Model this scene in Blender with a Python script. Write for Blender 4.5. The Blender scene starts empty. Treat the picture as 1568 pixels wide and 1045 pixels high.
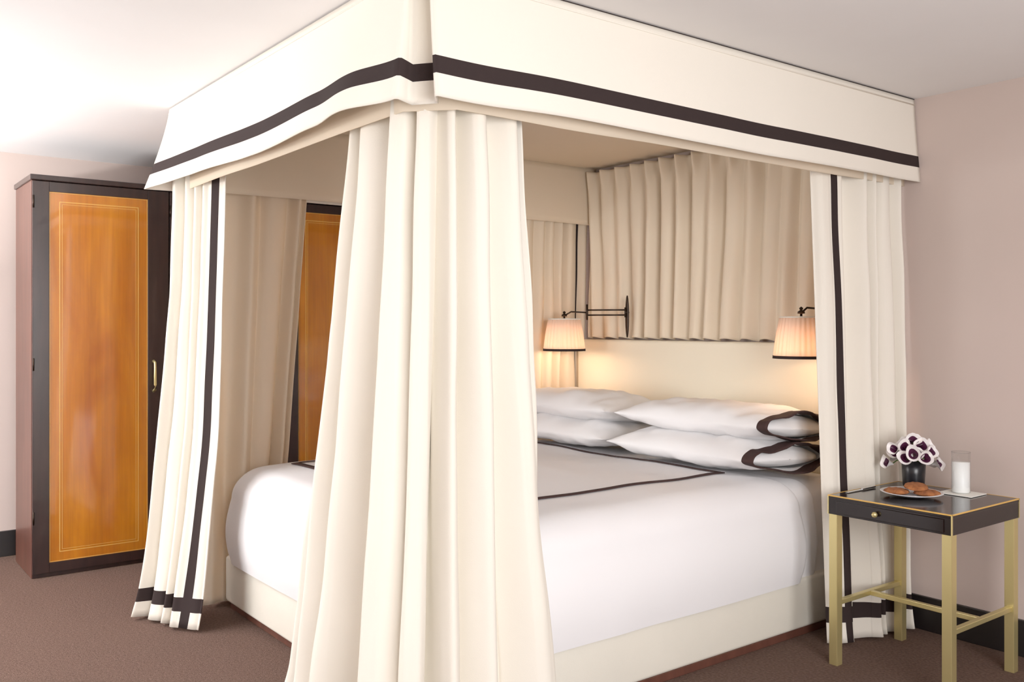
import bpy, bmesh, math, random
from mathutils import Vector, noise, Matrix
random.seed(7)
S=bpy.context.scene
S.view_settings.view_transform='Standard'
S.view_settings.look='None'
S.view_settings.exposure=0.27
S.view_settings.gamma=1.14
H=2.453
# ---------------------------------------------------------------- materials
def lin(c):
    return tuple(((v/255)/12.92 if v/255<=0.04045 else ((v/255+0.055)/1.055)**2.4) for v in c)+(1,)
def mat(name,rgb,rough=0.6,metal=0,spec=0.5,coat=0,bump=0,bscale=200,var=0,vscale=3,sheen=0,stretch=(1,1,1),rgb2=None,trans=0,emit=None,estr=0,translucent=0,dist=0.002,distort=0,lo=.3,hi=.7,grain=0,tcol=None):
    m=bpy.data.materials.new(name); m.use_nodes=True
    nt=m.node_tree; N=nt.nodes; L=nt.links
    b=N['Principled BSDF']
    b.inputs['Base Color'].default_value=lin(rgb)
    b.inputs['Roughness'].default_value=rough
    b.inputs['Metallic'].default_value=metal
    b.inputs['Specular IOR Level'].default_value=spec
    b.inputs['Coat Weight'].default_value=coat
    b.inputs['Coat Roughness'].default_value=0.06
    b.inputs['Sheen Weight'].default_value=sheen
    b.inputs['Transmission Weight'].default_value=trans
    if emit: 
        b.inputs['Emission Color'].default_value=lin(emit); b.inputs['Emission Strength'].default_value=estr
    tc=N.new('ShaderNodeTexCoord'); mp=N.new('ShaderNodeMapping'); mp.inputs['Scale'].default_value=stretch
    L.new(tc.outputs['Object'],mp.inputs['Vector'])
    if rgb2 or var:
        nz=N.new('ShaderNodeTexNoise'); nz.inputs['Scale'].default_value=vscale; nz.inputs['Detail'].default_value=8
        nz.inputs['Distortion'].default_value=distort
        L.new(mp.outputs[0],nz.inputs['Vector'])
        cr=N.new('ShaderNodeValToRGB'); cr.color_ramp.elements[0].position=lo; cr.color_ramp.elements[1].position=hi
        c2=rgb2 if rgb2 else tuple(max(0,v*(1-var)) for v in rgb)
        cr.color_ramp.elements[0].color=lin(c2); cr.color_ramp.elements[1].color=lin(rgb)
        L.new(nz.outputs['Fac'],cr.inputs[0]); out=cr.outputs[0]
        if grain:
            mp2=N.new('ShaderNodeMapping'); mp2.inputs['Scale'].default_value=(28,28,.9); L.new(tc.outputs['Object'],mp2.inputs['Vector'])
            n3=N.new('ShaderNodeTexNoise'); n3.inputs['Scale'].default_value=2.2; n3.inputs['Detail'].default_value=5; n3.inputs['Distortion'].default_value=.4
            L.new(mp2.outputs[0],n3.inputs['Vector'])
            mr=N.new('ShaderNodeMapRange'); mr.inputs[1].default_value=.3; mr.inputs[2].default_value=.7; mr.inputs[3].default_value=1-grain; mr.inputs[4].default_value=1.05
            L.new(n3.outputs['Fac'],mr.inputs[0])
            vm=N.new('ShaderNodeVectorMath'); vm.operation='SCALE'; L.new(out,vm.inputs[0]); L.new(mr.outputs[0],vm.inputs['Scale']); out=vm.outputs[0]
        L.new(out,b.inputs['Base Color'])
    if bump:
        n2=N.new('ShaderNodeTexNoise'); n2.inputs['Scale'].default_value=bscale; n2.inputs['Detail'].default_value=3
        L.new(mp.outputs[0],n2.inputs['Vector'])
        bp=N.new('ShaderNodeBump'); bp.inputs['Strength'].default_value=bump; bp.inputs['Distance'].default_value=dist
        L.new(n2.outputs['Fac'],bp.inputs['Height']); L.new(bp.outputs[0],b.inputs['Normal'])
    if translucent:
        t=N.new('ShaderNodeBsdfTranslucent'); t.inputs['Color'].default_value=lin(tcol or rgb)
        mx=N.new('ShaderNodeMixShader'); mx.inputs[0].default_value=translucent
        L.new(b.outputs[0],mx.inputs[1]); L.new(t.outputs[0],mx.inputs[2])
        L.new(mx.outputs[0],N['Material Output'].inputs[0])
    return m
M={}
M['curtain']=mat('cream_linen',(240,233,220),0.85,spec=.12,bump=.2,bscale=350,translucent=.08,tcol=(246,226,196))
M['lining']=mat('beige_lining',(247,233,210),0.9,spec=.1,bump=.2,bscale=350,translucent=.25,tcol=(250,228,196))
M['band']=mat('dark_grosgrain',(46,36,35),0.8,spec=.15,bump=.3,bscale=500)
M['wall']=mat('taupe_wall_paint',(200,182,173),0.8,spec=.15,bump=.05,bscale=60,var=.02,vscale=2)
M['ceil']=mat('white_ceiling_paint',(241,239,238),0.9,spec=.1,var=.01)
M['carpet']=mat('brown_carpet',(112,90,80),0.95,spec=.03,rgb2=(86,68,60),vscale=90,bump=.7,bscale=170,dist=.010)
M['base']=mat('cream_upholstery',(228,222,208),0.85,spec=.15,bump=.3,bscale=400,var=.02)
M['head']=mat('headboard_upholstery',(240,230,207),0.85,spec=.15,bump=.3,bscale=400)
M['white']=mat('white_cotton',(240,238,239),0.8,spec=.2,bump=.12,bscale=9,dist=.012)
M['pillow']=mat('white_pillow_cotton',(240,238,238),0.8,spec=.2,bump=.15,bscale=11,dist=.015)
M['brown']=mat('brown_piping',(60,42,40),0.8,spec=.2)
M['darkwood']=mat('dark_mahogany',(46,27,24),0.3,coat=.2,rgb2=(30,16,15),vscale=4,stretch=(8,8,1))
M['redwood']=mat('side_mahogany',(100,60,48),0.4,coat=.15,rgb2=(78,45,36),vscale=3,stretch=(6,6,.7))
M['amber']=mat('amber_lacquer_wood',(206,126,18),0.25,coat=1,rgb2=(164,84,8),vscale=1.6,stretch=(2,3,.7),distort=.8,lo=.25,hi=.75,grain=.16)
M['gold']=mat('gold_inlay',(218,170,80),0.35)
M['brass']=mat('brushed_brass',(220,204,142),0.34,metal=.75,bump=.1,bscale=60,stretch=(1,1,8))
M['espresso']=mat('espresso_lacquer',(27,18,17),0.14,spec=.4,coat=0,rgb2=(22,14,14),vscale=5)
M['bronze']=mat('dark_bronze',(50,38,30),0.35,metal=.8)
M['black']=mat('black_ceramic',(20,20,25),0.3)
M['baseb']=mat('black_baseboard',(24,20,20),0.4)
M['shade']=mat('pleated_shade',(252,232,214),0.8,spec=.1,translucent=.4,emit=(255,205,165),estr=.06)
M['petal']=mat('calla_white',(244,238,236),0.5)
M['purple']=mat('calla_purple',(70,18,52),0.5)
M['green']=mat('stem_green',(78,112,50),0.5)
M['china']=mat('white_china',(236,236,240),0.15,coat=.5)
M['cookie']=mat('cookie_crust',(172,106,58),0.9,rgb2=(118,64,30),vscale=40,bump=1,bscale=70,dist=.006)
M['milk']=mat('milk',(250,250,248),0.35)
M['napkin']=mat('napkin_linen',(238,236,228),0.9)
M['steel']=mat('steel',(190,190,190),0.2,metal=1)
M['frame']=mat('window_frame_white',(235,235,235),0.5)
M['bulb']=mat('bulb',(255,220,170),.5,emit=(255,205,150),estr=2)
def glassmat():
    m=bpy.data.materials.new('clear_glass'); m.use_nodes=True; nt=m.node_tree; N=nt.nodes; L=nt.links
    t=N.new('ShaderNodeBsdfTransparent'); t.inputs[0].default_value=(.94,.95,.95,1)
    g=N.new('ShaderNodeBsdfGlossy'); g.inputs['Roughness'].default_value=.03
    lw=N.new('ShaderNodeLayerWeight'); lw.inputs[0].default_value=.18
    ml=N.new('ShaderNodeMath'); ml.operation='MULTIPLY'; ml.inputs[1].default_value=.6
    L.new(lw.outputs['Facing'],ml.inputs[0])
    mx=N.new('ShaderNodeMixShader'); L.new(ml.outputs[0],mx.inputs[0]); L.new(t.outputs[0],mx.inputs[1]); L.new(g.outputs[0],mx.inputs[2])
    L.new(mx.outputs[0],N['Material Output'].inputs[0]); return m
M['glass']=glassmat()
# ---------------------------------------------------------------- helpers
def empty(name,loc=(0,0,0)):
    e=bpy.data.objects.new(name,None); S.collection.objects.link(e); e.empty_display_size=.1
    return e
def mk(name,verts,faces,mats,fm=None,parent=None,smooth=True,solid=0,bevel=0,subd=0):
    me=bpy.data.meshes.new(name); me.from_pydata([tuple(v) for v in verts],[],faces)
    for m in (mats if isinstance(mats,(list,tuple)) else [mats]): me.materials.append(M[m])
    if fm:
        for p,i in zip(me.polygons,fm): p.material_index=i
    if smooth:
        for p in me.polygons: p.use_smooth=True
    me.update()
    o=bpy.data.objects.new(name,me); S.collection.objects.link(o)
    if parent: o.parent=parent
    if solid:
        s=o.modifiers.new('s','SOLIDIFY'); s.thickness=solid; s.offset=0
    return o
def recalc(o):
    bm=bmesh.new(); bm.from_mesh(o.data); bmesh.ops.remove_doubles(bm,verts=bm.verts,dist=.00005); bmesh.ops.recalc_face_normals(bm,faces=bm.faces); bm.to_mesh(o.data); bm.free()
def box(name,lo,hi,m,parent=None,bevel=0.003,seg=2):
    bm=bmesh.new(); bmesh.ops.create_cube(bm,size=1)
    for v in bm.verts:
        v.co=Vector([(lo[i]+hi[i])/2+v.co[i]*(hi[i]-lo[i]) for i in range(3)])
    if bevel: bmesh.ops.bevel(bm,geom=bm.edges[:],offset=bevel,segments=seg,affect='EDGES',profile=.5)
    me=bpy.data.meshes.new(name); bm.to_mesh(me); bm.free(); me.materials.append(M[m])
    if bevel>.01:
        for p in me.polygons: p.use_smooth=True
    o=bpy.data.objects.new(name,me); S.collection.objects.link(o)
    if parent: o.parent=parent
    return o
def lathe(name,c,prof,mats,parent=None,n=40,fm=None,rip=0,rn=0,smooth=True,solid=0):
    vs=[];fs=[];mi=[]
    for k,(r,z) in enumerate(prof):
        for i in range(n):
            a=2*math.pi*i/n
            rr=r+(rip*math.cos(rn*a) if rip else 0)
            vs.append((c[0]+rr*math.cos(a),c[1]+rr*math.sin(a),c[2]+z))
    for k in range(len(prof)-1):
        for i in range(n):
            j=(i+1)%n
            fs.append((k*n+i,k*n+j,(k+1)*n+j,(k+1)*n+i)); mi.append(fm[k] if fm else 0)
    return mk(name,vs,fs,mats,mi,parent,smooth,solid)
def tube(name,pts,r,m,parent=None,n=10):
    vs=[];fs=[]
    pts=[Vector(p) for p in pts]
    for k,p in enumerate(pts):
        t=(pts[min(k+1,len(pts)-1)]-pts[max(k-1,0)]).normalized()
        up=Vector((0,0,1)) if abs(t.z)<.9 else Vector((1,0,0))
        a=t.cross(up).normalized(); b=t.cross(a).normalized()
        for i in range(n):
            g=2*math.pi*i/n; vs.append(p+a*r*math.cos(g)+b*r*math.sin(g))
    for k in range(len(pts)-1):
        for i in range(n):
            j=(i+1)%n; fs.append((k*n+i,k*n+j,(k+1)*n+j,(k+1)*n+i))
    fs.append(tuple(range(n))[::-1]); fs.append(tuple((len(pts)-1)*n+i for i in range(n)))
    return mk(name,vs,fs,m,None,parent)
def resample(pts,n,chaikin=2):
    P=[Vector((p[0],p[1])) for p in pts]
    for _ in range(chaikin):
        Q=[P[0]]
        for a,b in zip(P,P[1:]): Q+= [a.lerp(b,.25),a.lerp(b,.75)]
        Q.append(P[-1]); P=Q
    L=[0]
    for a,b in zip(P,P[1:]): L.append(L[-1]+(b-a).length)
    out=[];k=0
    for i in range(n):
        d=L[-1]*i/(n-1)
        while k<len(P)-2 and L[k+1]<d: k+=1
        seg=L[k+1]-L[k]; out.append(P[k].lerp(P[k+1],min(1,max(0,(d-L[k])/seg if seg else 0))))
    return out
def sstep(a,b,x):
    t=min(1,max(0,(x-a)/(b-a))); return t*t*(3-2*t)
def curtain(name,top,bot,zt,zb,nf,at,ab,seed=0,stripes=(),hem=None,nu=260,nv=70,mats=('curtain','band'),parent=None,pinch=0,irr=.5,power=1.0,flat=None,soft=.02,drift=.35,kick=.02,avar=.25):
    A=resample(top,nu); B=resample(bot,nu)
    rows=[i/(nv-1) for i in range(nv)]
    if hem:
        for z in hem: rows.append((zt-z)/(zt-zb))
        rows=sorted(rows)
    r=random.Random(seed); ph=[r.uniform(0,6.28) for _ in range(8)]
    vs=[];fs=[];mi=[]
    for v in rows:
        e=v**power
        C=[a.lerp(b,e) for a,b in zip(A,B)]
        for i in range(nu):
            u=i/(nu-1)
            t=(C[min(i+1,nu-1)]-C[max(i-1,0)]).normalized(); n=Vector((t.y,-t.x))
            w=irr*(math.sin(6.1*u+ph[0])+.7*math.sin(14.3*u+ph[1]))/nf*.9
            p=2*math.pi*(nf*u+w*nf*.35+drift*.4*math.sin(2.0*v+ph[2]+4*u))
            am=at+(ab-at)*v
            am*=1+avar*math.sin(9*u+ph[3]+.8*v)+avar*.8*math.sin(21*u+ph[4]+1.5*v)
            f=2*math.sqrt((math.sin(p/2)**2+soft)/(1+soft))-1.15
            f=f*.95+.35*math.sin(p*.5+ph[5]+1.2*v)*.6+.15*math.sin(p*1.5+ph[6]+2*v)
            if pinch:
                g=max(0,1-(v/.16)); g=g*g*(3-2*g); k=(abs(math.sin(p/2))**8)
                f=f*(1-g)+(2.0*k-.7)*g
            if flat:
                d=sstep(flat[0]-.05,flat[0]+.02,u)*(1-sstep(flat[1]-.02,flat[1]+.05,u))
                f=f*(1-.85*d)+.35*d
            q=C[i]+n*am*f
            z=zt+(zb-zt)*v
            q+=n*.020*v*noise.noise(Vector((q.x*4,q.y*4,z*1.6+seed)))
            q+=n*.007*noise.noise(Vector((q.x*9,q.y*9,z*3+seed)))
            kk=max(0,(v-.93)/.07); q+=n*kick*kk*kk*(.7+.5*f)
            dz=.008*(f)*kk
            vs.append((q.x,q.y,max(.004,z+dz)))
    for k in range(len(rows)-1):
        zc=zt+(zb-zt)*(rows[k]+rows[k+1])/2
        for i in range(nu-1):
            u=(i+.5)/(nu-1); m=0
            for a,b in stripes:
                if a<=u<=b: m=1
            if hem and hem[0]<zc<hem[1]: m=1
            fs.append((k*nu+i,k*nu+i+1,(k+1)*nu+i+1,(k+1)*nu+i)); mi.append(m)
    return mk(name,vs,fs,list(mats),mi,parent,True,solid=.004)
# ---------------------------------------------------------------- room
WL,WR,WB,WF=-6.30,1.6,4.08,-2.2
WK=-6.12
box('floor',(WL-.1,WF-.1,-.1),(WR+.1,WB+.1,0),'carpet',bevel=0)
box('ceiling',(WL-.1,WF-.1,H),(WR+.1,WB+.1,H+.1),'ceil',bevel=0)
box('wall_back',(WL-.1,WB,0),(WR+.1,WB+.1,H),'wall',bevel=0)
box('wall_left',(WL-.1,WF,0),(WL,WB,H),'wall',bevel=0)
box('wall_right',(WR,WF,0),(WR+.1,WB,H),'wall',bevel=0)
def wall_with_window(name,x0,x1,wx0,wx1,wz0,wz1,y0,y1):
    e=empty(name)
    box('pier_a',(x0,y0,0),(wx0,y1,H),'wall',e,0); box('pier_b',(wx1,y0,0),(x1,y1,H),'wall',e,0)
    box('sill_wall',(wx0,y0,0),(wx1,y1,wz0),'wall',e,0); box('lintel',(wx0,y0,wz1),(wx1,y1,H),'wall',e,0)
wx0,wx1,wz0,wz1=-5.6,-3.2,.5,2.3
wall_with_window('wall_front',WL-.1,WR+.1,wx0,wx1,wz0,wz1,WF-.1,WF)
w=empty('window_1')
box('frame_l',(wx0,WF-.08,wz0),(wx0+.06,WF-.02,wz1),'frame',w); box('frame_r',(wx1-.06,WF-.08,wz0),(wx1,WF-.02,wz1),'frame',w)
box('frame_t',(wx0,WF-.08,wz1-.06),(wx1,WF-.02,wz1),'frame',w); box('frame_b',(wx0,WF-.08,wz0),(wx1,WF-.02,wz0+.06),'frame',w)
box('mullion',(-4.43,WF-.08,wz0),(-4.37,WF-.02,wz1),'frame',w)
box('baseboard_back',(-2.3,WB-.018,0),(WR,WB,.155),'baseb',None,.003)
box('baseboard_left',(WL,WF,0),(WL+.018,WB,.155),'baseb',None,.003)
# ---------------------------------------------------------------- wardrobe
wd=empty('wardrobe')
wf=-5.62; wy0=.972; wh=2.235; dw=.74; nd=3
wy1=wy0+dw*nd
box('side_panel',(WK+.005,wy0,.0),(wf-.02,wy0+.025,wh-.03),'redwood',wd,.002)
box('carcass',(WK+.006,wy0+.025,.04),(wf-.022,wy1,wh-.03),'darkwood',wd,.002)
box('top_board',(WK+.004,wy0-.01,wh-.03),(wf+.012,wy1+.01,wh),'darkwood',wd,.004)
box('plinth',(WK+.006,wy0+.004,0),(wf-.012,wy1,.03),'darkwood',wd,.002)
box('end_panel',(WK+.005,wy1,.0),(wf-.02,wy1+.025,wh-.03),'redwood',wd,.002)
for k in range(nd):
    a=wy0+k*dw+.003; b=a+dw-.006; st=.084; x0=wf-.02; x1=wf+.002
    zb,zt=.025,wh-.034
    sb=.120
    box('door_stile_a%d'%k,(x0,a,zb),(x1,a+st,zt),'darkwood',wd,.002)
    box('door_stile_b%d'%k,(x0,b-sb,zb),(x1,b,zt),'darkwood',wd,.002)
    box('door_rail_t%d'%k,(x0,a+st,zt-.055),(x1,b-sb,zt),'darkwood',wd,.002)
    box('door_rail_b%d'%k,(x0,a+st,zb),(x1,b-sb,zb+.055),'darkwood',wd,.002)
    box('door_panel%d'%k,(x0,a+st-.004,zb+.05),(x1-.006,b-sb+.004,zt-.051),'amber',wd,.001)
    pa,pb,pz0,pz1=a+st,b-sb,zb+.055,zt-.055
    for ins,wd_ in ((.002,.003),(.052,.004),(.066,.002)):
        xx=x1-.0055
        box('inlay',(xx-.001,pa+ins,pz0+ins),(xx,pa+ins+wd_,pz1-ins),'gold',wd,0)
        box('inlay',(xx-.001,pb-ins-wd_,pz0+ins),(xx,pb-ins,pz1-ins),'gold',wd,0)
        box('inlay',(xx-.001,pa+ins+wd_,pz0+ins),(xx,pb-ins-wd_,pz0+ins+wd_),'gold',wd,0)
        box('inlay',(xx-.001,pa+ins+wd_,pz1-ins-wd_),(xx,pb-ins-wd_,pz1-ins),'gold',wd,0)
    hy=b-.088
    tube('handle%d'%k,[(x1,hy,1.01),(x1+.03,hy,1.02),(x1+.034,hy,1.05),(x1+.034,hy,1.15),(x1+.03,hy,1.18),(x1,hy,1.19)],.008,'brass',wd)
    for hz in (.3,1.15,2.05):
        tube('hinge',[(x1+.002,a+.004,hz),(x1+.002,a+.004,hz+.07)],.005,'bronze',wd)
# ---------------------------------------------------------------- bed
bed=empty('bed')
bx0,bx1,by0,by1=-4.48,-2.49,1.635,3.96
box('plinth',(bx0+.02,by0+.02,0),(bx1-.012,by1,.035),'redwood',bed,.003)
box('base',(bx0,by0,.035),(bx1,by1,.262),'base',bed,.018,4)
def rrect(x0,x1,y0,y1,rc0,rc1,n=220):
    pts=[]
    def arc(cx,cy,r,a0,a1,k=14):
        for i in range(k+1):
            a=math.radians(a0+(a1-a0)*i/k); pts.append((cx+r*math.cos(a),cy+r*math.sin(a)))
    def line(p,q,k):
        for i in range(1,k): pts.append((p[0]+(q[0]-p[0])*i/k,p[1]+(q[1]-p[1])*i/k))
    arc(x0+rc0,y0+rc0,rc0,180,270); line((x0+rc0,y0),(x1-rc0,y0),50)
    arc(x1-rc0,y0+rc0,rc0,270,360); line((x1,y0+rc0),(x1,y1-rc1),50)
    arc(x1-rc1,y1-rc1,rc1,0,90); line((x1-rc1,y1),(x0+rc1,y1),50)
    arc(x0+rc1,y1-rc1,rc1,90,180); line((x0,y1-rc1),(x0,y0+rc0),50)
    return pts
def soft(name,x0,x1,y0,y1,zb,zs,R,crown,rc0,rc1,m,seed,bulge=.02,nz=.008):
    vs=[];fs=[]
    prof=[]
    for i in range(13):
        t=i/12; prof.append((-bulge*math.sin(math.pi*min(1,t*1.0)),zb+(zs-R-zb)*t))
    for i in range(1,11):
        a=math.pi/2*i/10; prof.append((R*(1-math.cos(a)),zs-R+R*math.sin(a)))
    hw=min(x1-x0,y1-y0)/2-.01
    for i in range(1,26):
        prof.append((R+(hw-R)*i/25,zs))
    cnt=None
    for ins,z in prof:
        i2=max(ins,-.1)
        p=rrect(x0+i2,x1-i2,y0+i2,y1-i2,max(.004,rc0-max(i2,0)*.6),max(.003,rc1-max(i2,0)*.6))
        cnt=len(p)
        for x,y in p:
            zz=z
            if ins>=R*.3: 
                zz=z+crown*(1-math.exp(-max(0,ins-R*.3)/.25))
            nn=noise.noise(Vector((x*2.1,y*2.1,z*1.5+seed)))*nz+noise.noise(Vector((x*6,y*6,z*3+seed)))*nz*.35
            cx,cy=(x0+x1)/2,(y0+y1)/2
            k=1 if ins<R else 0
            dx,dy=(x-cx),(y-cy); l=math.hypot(dx,dy) or 1
            vs.append((x+k*nn*dx/l,y+k*nn*dy/l,zz+(nn if z>zb+.05 else 0)))
    for k in range(len(prof)-1):
        for i in range(cnt):
            j=(i+1)%cnt; fs.append((k*cnt+i,k*cnt+j,(k+1)*cnt+j,(k+1)*cnt+i))
    fs.append(tuple((len(prof)-1)*cnt+i for i in range(cnt)))
    return mk(name,vs,fs,m,None,bed,True)
zs=.70; CR=.035
soft('mattress',bx0+.03,bx1-.035,by0+.03,by1-.005,.255,.680,.08,.02,.12,.05,'white',5,.004,.003)
soft('blanket',bx0+.01,bx1-.012,by0+.01,3.68,.250,.692,.10,.025,.14,.04,'white',8,.012,.004)
cf=(bx0-.01,bx1+.012,by0-.02,3.56)
soft('comforter',cf[0],cf[1],cf[2],cf[3],.245,zs,.13,CR,.16,.05,'white',2,.022,.010)
def topz(x,y):
    ins=min(x-cf[0],cf[1]-x,y-cf[2],cf[3]-y)
    z=zs+CR*(1-math.exp(-max(0,ins-.13*.3)/.25))
    nn=noise.noise(Vector((x*2.1,y*2.1,zs*1.5+2)))*.010+noise.noise(Vector((x*6,y*6,zs*3+2)))*.0035
    return z+nn
def strip(name,a,b,w,m='brown'):
    a=Vector(a);b=Vector(b);t=(b-a).normalized();n=Vector((-t.y,t.x))*w/2
    k=60;vs=[];fs=[]
    for i in range(k+1):
        p=a.lerp(b,i/k)
        for q in (p-n,p,p+n): vs.append((q.x,q.y,topz(q.x,q.y)+.005))
    for i in range(k):
        for j in range(2): fs.append((i*3+j,i*3+j+1,i*3+j+4,i*3+j+3))
    mk(name,vs,fs,m,None,bed,True,solid=.004)
sx0,sx1,sy0,sy1=-4.20,-2.77,1.88,3.33
strip('stripe_right',(sx1,sy0),(sx1,sy1),.022); strip('stripe_left',(sx0,sy0),(sx0,sy1),.022)
strip('stripe_foot',(sx0-.011,sy0),(sx1+.011,sy0),.03); strip('stripe_head',(sx0-.011,sy1),(sx1+.011,sy1),.022)
box('headboard',(-4.50,3.972,.0),(-2.40,4.055,1.312),'head',bed,.02,5)
# ---------------------------------------------------------------- pillows
def pillow(name,cx,cy,cz,w,d,h,rot=0,tilt=0,seed=0,open_end=False):
    e=empty(name); nx,ny=56,40
    vs=[];fs=[]
    Mx=Matrix.Translation((cx,cy,cz))@Matrix.Rotation(math.radians(rot),4,'Z')@Matrix.Rotation(math.radians(tilt),4,'X')
    def opn(v,s): return .50+.16*math.sin(5*v+seed)+ (.08*math.sin(9*v+seed*2) if s>0 else 0)
    def P(u,v,s):
        tx=(1-abs(u)**3.4); ty=(1-abs(v)**2.6)
        if open_end and u>0: tx=max(tx,opn(v,s))
        th=h/2*(max(tx,0)**.55)*(max(ty,0)**.55)
        x=w/2*u*(1-.05*(1-v*v)*abs(u)**3); y=d/2*v*(1-.07*(1-u*u)*abs(v)**3)
        if open_end and u>0: x=w/2*u+ (.018*math.sin(4*v+seed)*u**6)
        z=s*th
        z+=(.018*noise.noise(Vector((x*5+seed,y*5,s)))+.011*noise.noise(Vector((x*13,y*13+seed,s))))*(min(1,th/(h*.2)))
        if s<0: z*=.72
        return Mx@Vector((x,y,z))
    fmi=[]
    for s in (1,-1):
        o=len(vs)
        for i in range(nx+1):
            for j in range(ny+1):
                u=-1+2*i/nx; v=-1+2*j/ny
                u=math.sin(u*math.pi/2) if not(open_end and u>0) else u
                v=math.sin(v*math.pi/2)
                vs.append(P(u,v,s))
        for i in range(nx):
            for j in range(ny):
                a=o+i*(ny+1)+j; q=(a,a+ny+1,a+ny+2,a+1)
                fs.append(q if s>0 else q[::-1])
                fmi.append(1 if (open_end and i>=nx-4) else 0)
    ob=mk('pillowcase',vs,fs,['pillow','brown'],fmi,e,True)
    bm=bmesh.new(); bm.from_mesh(ob.data); bmesh.ops.remove_doubles(bm,verts=bm.verts,dist=.0012); bm.to_mesh(ob.data); bm.free()
    if open_end:
        so=ob.modifiers.new('s','SOLIDIFY'); so.thickness=.006; so.offset=-1
        v2=[];f2=[];n=36
        for k,(uu,sc) in enumerate(((.80,.93),(.86,.88),(.90,.7),(.93,.02))):
            for i in range(n):
                a=2*math.pi*i/n; vv=math.cos(a)*.93
                zz=math.sin(a)
                ty=(1-abs(vv)**2.6)
                tx=max(1-abs(uu)**3.4,.30+.12*math.sin(5*vv+seed))
                th=h/2*tx**.55*ty**.55*(.85 if zz>0 else .58)*sc
                v2.append(Mx@Vector((w/2*uu,d/2*vv*sc,(th if zz>0 else -th)*abs(zz)**.3)))
        for k in range(3):
            for i in range(n):
                j=(i+1)%n; f2.append((k*n+i,k*n+j,(k+1)*n+j,(k+1)*n+i))
        mk('pillow_insert',v2,f2,'pillow',None,e,True)
    return e
pillow('pillow',-2.99,3.55,.790,.94,.60,.20,-1,-3,1,True)
pillow('pillow',-2.98,3.60,.925,.96,.58,.21,1,-5,2,True)
pillow('pillow',-3.98,3.57,.790,.92,.60,.20,1,-3,3)
pillow('pillow',-3.99,3.60,.925,.94,.58,.21,-1,-5,4)
# ---------------------------------------------------------------- canopy
can=empty('bed_canopy')
cx0,cx1,cy0=-4.54,-2.255,1.385
def valance(name,path,zt,rows,bandrows,m,parent,nseg=90,wave=.006,scal=.012,seed=0):
    pts=[]
    for a,b in zip(path,path[1:]):
        L=math.hypot(b[0]-a[0],b[1]-a[1]); k=max(2,int(L*nseg/2))
        for i in range(k):
            t=i/k; t2=t*t*(3-2*t)
            pts.append([a[q]+(b[q]-a[q])*t for q in range(2)]+[a[q]+(b[q]-a[q])*t2 for q in (2,3)])
    pts.append(list(path[-1]))
    vs=[];fs=[];mi=[];n=len(pts)
    zb=rows[-1]
    for z in rows:
        v=(zt-z)/(zt-zb)
        for i,p in enumerate(pts):
            x=p[0]+p[2]*v**1.3; y=p[1]+p[3]*v**1.3
            nn=noise.noise(Vector((x*3,y*3,seed)))*wave*2*v
            fl=math.hypot(p[2],p[3]) or 1
            x+=nn*p[2]/fl; y+=nn*p[3]/fl
            dz=scal*noise.noise(Vector((p[0]*1.7+seed,p[1]*1.7,3)))*v
            vs.append((x,y,z+dz))
    for k in range(len(rows)-1):
        for i in range(n-1):
            fs.append((k*n+i,k*n+i+1,(k+1)*n+i+1,(k+1)*n+i)); mi.append(1 if k in bandrows else 0)
    return mk(name,vs,fs,m,mi,parent,True,solid=.004)
rows=[H-.006-(H-.006-2.184)*i/12 for i in range(13)]+[2.167,2.150,2.132,2.10,2.08,2.064]
path=[(cx1,WB-.006,.035,0),(cx1,WB-.3,.02,0),(cx1,2.8,.03,0),(cx1,cy0+.3,.028,0),(cx1,cy0+.045,.035,-.0),(cx1-.006,cy0+.043,.03,-.0),(cx1-.045,cy0+.095,.01,-.005),(cx1-.105,cy0+.05,.005,-.01),(cx1-.067,cy0+.004,.0,-.03),
      (cx1-.072,cy0,.0,-.035),(-2.55,cy0,0,-.095),(-2.85,cy0,0,-.05),(-3.4,cy0,0,-.025),(cx0+.5,cy0,0,-.04),(cx0,cy0,-.10,-.09),(cx0,cy0+.5,-.05,0),(cx0,WB-.006,-.03,0)]
valance('outer_valance',path,H-.006,rows,(12,13,14),['curtain','band'],can)
g=.05
rows2=[H-.03-(H-.03-2.052)*i/10 for i in range(11)]
LX=-4.43
path2=[(cx1-g,WB-.006,.0,0),(cx1-g,cy0+.17,.0,-.0),(cx1-.17,cy0+g,0,0),(LX,cy0+g,0,0),(LX,WB-.006,0,0)]
valance('inner_valance',path2,H-.03,rows2,(),['lining'],can,wave=.003,scal=.006,seed=4)
box('top_lining',(LX,cy0+g,H-.035),(cx1-g,WB-.006,H-.022),'lining',can,0)
tube('top_piping',[(cx1+.004,WB-.01,H-.03),(cx1+.004,cy0+.05,H-.03)],.003,'curtain',can)
tube('top_piping_foot',[(cx1-.07,cy0-.004,H-.03),(cx0,cy0-.004,H-.03)],.003,'curtain',can)
tube('top_edge',[(cx1+.003,WB-.01,H-.004),(cx1+.003,cy0+.05,H-.004)],.0015,'band',can)
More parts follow.
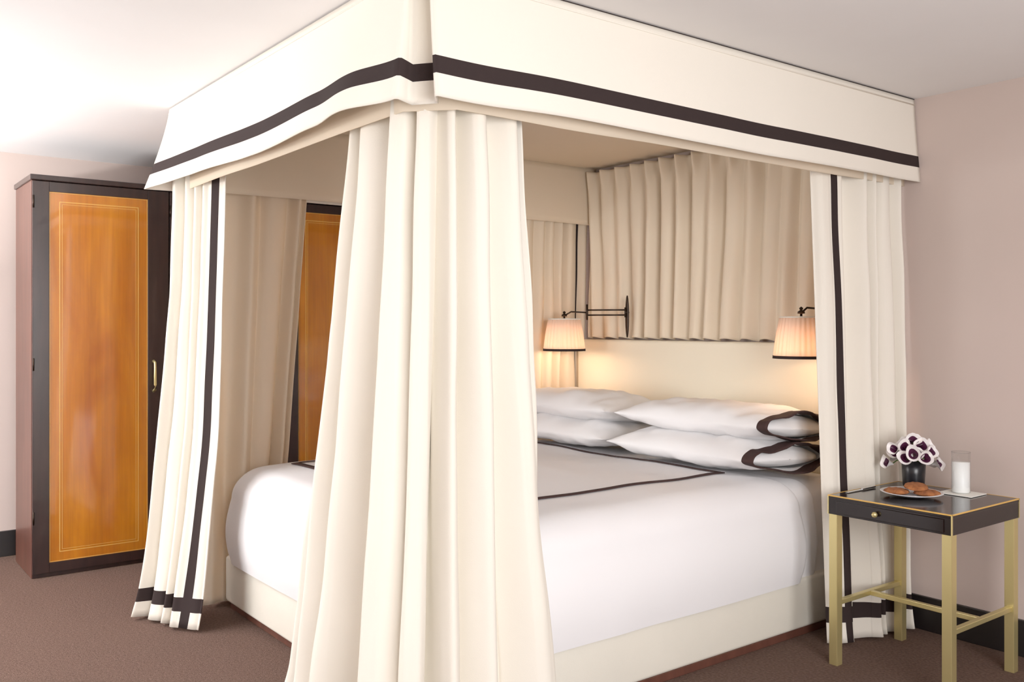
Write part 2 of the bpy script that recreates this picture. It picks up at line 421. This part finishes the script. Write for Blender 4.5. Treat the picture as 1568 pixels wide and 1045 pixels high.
# ---------------------------------------------------------------- curtains
c=empty('bed_curtain')   # near corner
curtain('drape',[(-2.93,1.62),(-2.91,1.53),(-2.60,1.50),(-2.39,1.49),(-2.365,1.60),(-2.37,1.80),(-2.385,1.845)],
        [(-3.25,1.58),(-3.23,1.45),(-2.85,1.38),(-2.36,1.35),(-2.31,1.50),(-2.31,1.95),(-2.44,1.96)],
        2.29,.012,8.0,.050,.086,3,stripes=((.0,.02),(.955,.982)),nu=560,nv=90,parent=c,irr=1.25,power=1.1,avar=.33,soft=.008)
c=empty('bed_curtain')   # foot left
curtain('drape',[(-4.55,1.42),(-4.38,1.45),(-4.17,1.54)],[(-4.62,1.275),(-4.42,1.31),(-4.19,1.42)],2.29,.012,4.4,.034,.046,5,
        stripes=((.77,.88),),hem=(.085,.15),nu=300,parent=c,flat=(.74,1.1),power=2.2,irr=.9,kick=.008,soft=.01)
curtain('side_drape',[(-4.495,1.58),(-4.485,2.09)],[(-4.54,1.55),(-4.535,1.93)],2.29,.012,4.0,.034,.036,8,parent=c,mats=('lining','band'),kick=0)
c=empty('bed_curtain')   # head left
curtain('drape',[(-4.49,3.40),(-4.49,4.04)],[(-4.545,3.43),(-4.545,4.04)],2.29,.012,6.5,.026,.025,12,stripes=((.88,.92),),parent=c,mats=('lining','band'),kick=0)
c=empty('bed_curtain')   # head right
curtain('drape',[(-2.40,3.46),(-2.345,3.50),(-2.345,3.8),(-2.31,4.03)],[(-2.36,3.54),(-2.305,3.585),(-2.305,3.85),(-2.24,4.02)],2.29,.012,5.6,.038,.042,21,
        stripes=((.155,.215),),hem=(.10,.17),nu=340,parent=c,flat=(-.1,.22),irr=.9,kick=.012,soft=.01)
c=empty('headboard_drapery')
curtain('pleated_drape',[(-4.425,4.005),(-2.38,4.005)],[(-4.425,4.005),(-2.38,4.005)],2.385,1.322,17,.032,.034,31,nu=800,nv=60,mats=('lining','band'),parent=c,pinch=1,irr=.45,drift=.6,kick=0)
# ---------------------------------------------------------------- sconces
def sconce(br,pv,sh):
    e=empty('wall_sconce')
    bx,by=br; zc=1.455
    vs=[];fs=[];n=32
    for k,(yy,sc) in enumerate(((0,.0),(0,1),(-.006,1),(-.009,.8),(-.009,0.0))):
        for i in range(n):
            a=2*math.pi*i/n; vs.append((bx+.014*sc*math.cos(a),by+yy,zc+.128*sc*math.sin(a)))
    for k in range(4):
        for i in range(n): j=(i+1)%n; fs.append((k*n+i,k*n+j,(k+1)*n+j,(k+1)*n+i))
    mk('backplate',vs,fs,'bronze',None,e)
    tube('standoff',[(bx,WB-.12,1.48),(bx,by-.02,1.48)],.006,'bronze',e)
    tube('bracket_post',[(bx,by-.02,1.45),(bx,by-.02,1.51)],.005,'bronze',e)
    for z in (1.495,1.464): tube('arm',[(bx,by-.02,z),(pv[0],pv[1],z)],.005,'bronze',e)
    tube('pivot',[(pv[0],pv[1],1.435),(pv[0],pv[1],1.53)],.007,'bronze',e)
    tube('short_arm',[(pv[0],pv[1],1.48),((pv[0]*.3+sh[0]*.7),(pv[1]*.3+sh[1]*.7),1.485),(sh[0],sh[1],1.46)],.005,'bronze',e)
    tube('stem',[(sh[0],sh[1],1.475),(sh[0],sh[1],1.36)],.006,'bronze',e)
    lathe('finial',(sh[0],sh[1],1.465),[(.001,.025),(.010,.018),(.006,.008),(.016,.002),(.018,-.008),(.001,-.010)],'bronze',e,20)
    lathe('shade',(sh[0],sh[1],1.245),[(.126,0),(.121,.05),(.111,.12),(.097,.195)],'shade',e,216,rip=.0028,rn=30,smooth=True,solid=.002)
    lathe('shade_trim',(sh[0],sh[1],1.243),[(.1305,0),(.1295,.014)],'band',e,64,solid=.003)
    lathe('shade_top_trim',(sh[0],sh[1],1.436),[(.0998,0),(.099,.007)],'curtain',e,64,solid=.003)
    for a in (0,2.1,4.2):
        tube('spider',[(sh[0],sh[1],1.437),(sh[0]+.097*math.cos(a),sh[1]+.097*math.sin(a),1.437)],.0015,'bronze',e,6)
    lathe('bulb',(sh[0],sh[1],1.31),[(.001,-.03),(.02,-.02),(.028,0),(.02,.025),(.012,.05)],'bulb',e,20)
    l=bpy.data.lights.new('sconce_light','POINT'); l.energy=1.8; l.color=(1,.68,.43); l.shadow_soft_size=.03
    o=bpy.data.objects.new('bulb_light',l); o.location=(sh[0],sh[1],1.27); S.collection.objects.link(o); o.parent=e
sconce((-4.01,3.95),(-4.21,3.80),(-4.32,3.71))
sconce((-2.68,3.95),(-2.60,3.85),(-2.635,3.745))
# ---------------------------------------------------------------- nightstand
ns=empty('nightstand')
tx0,tx1,ty0,ty1=-2.225,-1.705,3.345,3.885; T=.70
for i,(x,y) in enumerate(((tx0+.003,ty0+.003),(tx1-.041,ty0+.003),(tx0+.003,ty1-.041),(tx1-.041,ty1-.041))):
    box('leg_%d'%i,(x,y,0),(x+.038,y+.038,T-.075),'brass',ns,.002)
box('apron',(tx0+.001,ty0+.001,T-.078),(tx1-.001,ty1-.001,T-.012),'espresso',ns,.002)
box('top',(tx0,ty0,T-.014),(tx1,ty1,T),'espresso',ns,.002)
for nm,a,b in (('edge_front',(tx0,ty0-.0015,T-.004),(tx1,ty0+.003,T+.001)),('edge_back',(tx0,ty1-.003,T-.004),(tx1,ty1,T+.001)),('edge_left',(tx0-.001,ty0,T-.004),(tx0+.003,ty1,T+.001)),('edge_right',(tx1-.003,ty0,T-.004),(tx1+.001,ty1,T+.001))):
    box(nm,a,b,'gold',ns,0)
for x in (tx0-.001,tx1-.004):
    for y in (ty0-.001,ty1-.004):
        box('corner_mount',(x,y,T-.078),(x+.005,y+.005,T),'brass',ns,0)
box('drawer_front',(tx0+.04,ty0-.004,T-.070),(tx1-.03,ty0+.004,T-.020),'espresso',ns,.002)
lathe('knob',((tx0+tx1)/2-.04,ty0-.018,T-.045),[(.001,-.011),(.008,-.009),(.012,0),(.008,.009),(.001,.011)],'brass',ns,20)
tube('knob_stem',[((tx0+tx1)/2-.04,ty0-.002,T-.045),((tx0+tx1)/2-.04,ty0-.018,T-.045)],.004,'brass',ns)
for x in (tx0+.012,tx1-.034):
    box('stretcher_side',(x,ty0+.04,.245),(x+.022,ty1-.04,.265),'brass',ns,.002)
my=(ty0+ty1)/2
box('stretcher_cross',(tx0+.034,my-.011,.245),(tx1-.034,my+.011,.265),'brass',ns,.002)
# vase + flowers
fv=empty('flower_vase')
vc=(-2.10,3.79,T+.002)
lathe('vase',vc,[(.001,0),(.040,0),(.044,.01),(.047,.06),(.049,.115),(.045,.115),(.042,.06),(.038,.012),(.001,.012)],'black',fv,40)
vs=[];fs=[];mi=[]
rr=random.Random(11)
heads=[]
for k in range(26):
    a=k*2.399+.3; q=math.sqrt((k+.5)/26); R=.115*q
    ht=.205-.10*q*q+rr.uniform(-.012,.015)
    if k in (20,23): ht+=.05
    heads.append((Vector((vc[0]+R*math.cos(a),vc[1]+R*math.sin(a),vc[2]+ht)),Vector((math.cos(a)*q*1.3+.35,math.sin(a)*q*1.3-.55,.75-.4*q)).normalized()))
for hp,dr in heads:
    up=dr.cross(Vector((0,0,1))).normalized(); sd=dr.cross(up).normalized(); spin=rr.uniform(0,6.28); sc=rr.uniform(.95,1.25)
    for shell in (0,1):
        o=len(vs); n=20; K=9
        for k in range(K):
            t=k/(K-1); r=(.0045+.0205*t**1.6)*sc; zz=(-.035+.040*t)*sc
            r-=shell*.0007
            for i in range(n):
                g_=2*math.pi*i/n; tip=1+.45*max(0,math.cos(g_+spin))**5*t
                wv=-.008*max(0,math.cos(g_+spin+math.pi))*t
                p=hp+dr*(zz+wv+.004*t*math.sin(3*g_))+(up*math.cos(g_)+sd*math.sin(g_))*r*tip
                vs.append(p)
        for k in range(K-1):
            for i in range(n):
                j=(i+1)%n; fs.append((o+k*n+i,o+k*n+j,o+(k+1)*n+j,o+(k+1)*n+i))
                mi.append(0 if shell==0 or k>=6 else 1)
    o=len(vs); n=8
    for k,(r,z) in enumerate(((.003,-.02),(.0035,-.005),(.001,.004))):
        for i in range(n):
            g_=2*math.pi*i/n; vs.append(hp+dr*z+(up*math.cos(g_)+sd*math.sin(g_))*r)
    for k in range(2):
        for i in range(n): j=(i+1)%n; fs.append((o+k*n+i,o+k*n+j,o+(k+1)*n+j,o+(k+1)*n+i)); mi.append(1)
mk('calla_blossoms',vs,fs,['petal','purple'],mi,fv)
for i,(hp,dr) in enumerate(heads):
    b=Vector((vc[0]+(hp.x-vc[0])*.2,vc[1]+(hp.y-vc[1])*.2,vc[2]+.05)); e=hp-dr*.033
    m_=Vector((vc[0]+(hp.x-vc[0])*.35,vc[1]+(hp.y-vc[1])*.35,vc[2]+.12))
    tube('stem_%d'%i,[b,m_,m_.lerp(e,.6)+Vector((0,0,.006)),e],.0028,'green',fv,6)
# plate & cookies
pc=(-1.995,3.585,T+.002)
lathe('plate',pc,[(.001,.002),(.06,.002),(.07,.003),(.118,.016),(.121,.018),(.118,.019),(.072,.008),(.06,.006),(.001,.006)],'china',None,64)
def cookie(cx,cy,cz,r,tx,ty,seed):
    vs=[];fs=[];n=36
    pr=[(.01,0),(.7,0),(.95,.004),(1.0,.008),(.93,.014),(.7,.019),(.35,.021),(.01,.021)]
    R=Matrix.Translation((cx,cy,cz))@Matrix.Rotation(tx,4,'X')@Matrix.Rotation(ty,4,'Y')
    for q,z in pr:
        for i in range(n):
            a=2*math.pi*i/n; p=Vector((q*r*math.cos(a),q*r*math.sin(a),z))
            b=1+.08*noise.noise(Vector((math.cos(a)*2,math.sin(a)*2,seed)))
            p.x*=b;p.y*=b; 
            if z>.01: p.z+=.003*noise.noise(Vector((p.x*80,p.y*80,seed)))
            vs.append(R@p)
    for k in range(len(pr)-1):
        for i in range(n): j=(i+1)%n; fs.append((k*n+i,k*n+j,(k+1)*n+j,(k+1)*n+i))
    mk('cookie',vs,fs,'cookie')
cookie(-2.045,3.555,T+.009,.050,0,0,1); cookie(-1.945,3.615,T+.009,.052,0,0,2); cookie(-1.985,3.60,T+.031,.046,.10,.10,3)
# napkin, milk
mc=(-1.90,3.80)
box('napkin',(mc[0]-.07,mc[1]-.065,T+.0015),(mc[0]+.075,mc[1]+.065,T+.005),'napkin',None,.001)
gm=empty('glass_of_milk')
o=lathe('glass',(mc[0],mc[1],T+.006),[(.034,0),(.0365,.004),(.0365,.168)],'glass',gm,48); recalc(o)
o=lathe('rim',(mc[0],mc[1],T+.006),[(.0365,.166),(.0375,.168),(.0365,.170),(.0355,.168),(.0365,.166)],'glass',gm,48); recalc(o)
o=lathe('milk',(mc[0],mc[1],T+.0075),[(.0001,0),(.0325,0),(.0345,.006),(.0345,.125),(.0001,.125)],'milk',gm,48); recalc(o)
bk=empty('butter_knife')
box('blade',(-2.205,3.44,T+.0015),(-2.19,3.55,T+.004),'steel',bk,.001); box('handle',(-2.204,3.55,T+.0015),(-2.191,3.65,T+.009),'steel',bk,.003)
# ---------------------------------------------------------------- unseen uplighter, added to brighten the ceiling
fl=empty('added_uplighter')
lathe('added_uplighter_base',(-5.2,-.7,0),[(.001,0),(.15,0),(.15,.02),(.02,.03),(.001,.03)],'bronze',fl)
tube('added_uplighter_pole',[(-5.2,-.7,.02),(-5.2,-.7,1.62)],.012,'bronze',fl)
lathe('added_uplighter_bowl',(-5.2,-.7,1.60),[(.02,0),(.12,.03),(.24,.06),(.245,.07)],'bronze',fl,solid=.003)
def area(name,loc,rot,sx,sy,e,col,parent=None):
    l=bpy.data.lights.new(name,'AREA'); l.shape='RECTANGLE'; l.size=sx; l.size_y=sy; l.energy=e; l.color=col
    o=bpy.data.objects.new(name,l); o.location=loc; o.rotation_euler=rot; S.collection.objects.link(o)
    if parent:o.parent=parent
    return o
area('ceiling_fill',(-5.2,-.7,1.72),(math.pi,0,0),.4,.4,120,(.99,.99,1),fl)  # added upward fill for the left part of the ceiling
area('window_daylight',(-4.4,WF-.12,1.4),(math.radians(90),0,0),2.3,1.7,98,(.99,.99,1))
area('fill_right',(1.5,.8,1.5),(math.radians(90),0,math.radians(90)),2.4,1.7,132,(.99,.99,1))  # added fill for the bed side and canopy; this wall has no window
# world
wn=bpy.data.worlds.new('w'); S.world=wn; wn.use_nodes=True
bg=wn.node_tree.nodes['Background']; bg.inputs[0].default_value=(.9,.95,1,1); bg.inputs[1].default_value=.8
# ---------------------------------------------------------------- camera
cd=bpy.data.cameras.new('camera'); co=bpy.data.objects.new('camera',cd); S.collection.objects.link(co)
co.location=(0,0,1.4); co.rotation_euler=(math.radians(90),0,math.radians(52.6))
cd.sensor_width=36; cd.lens=1407/1568*36; cd.shift_y=-23.7/1568; cd.clip_start=.05
S.camera=co
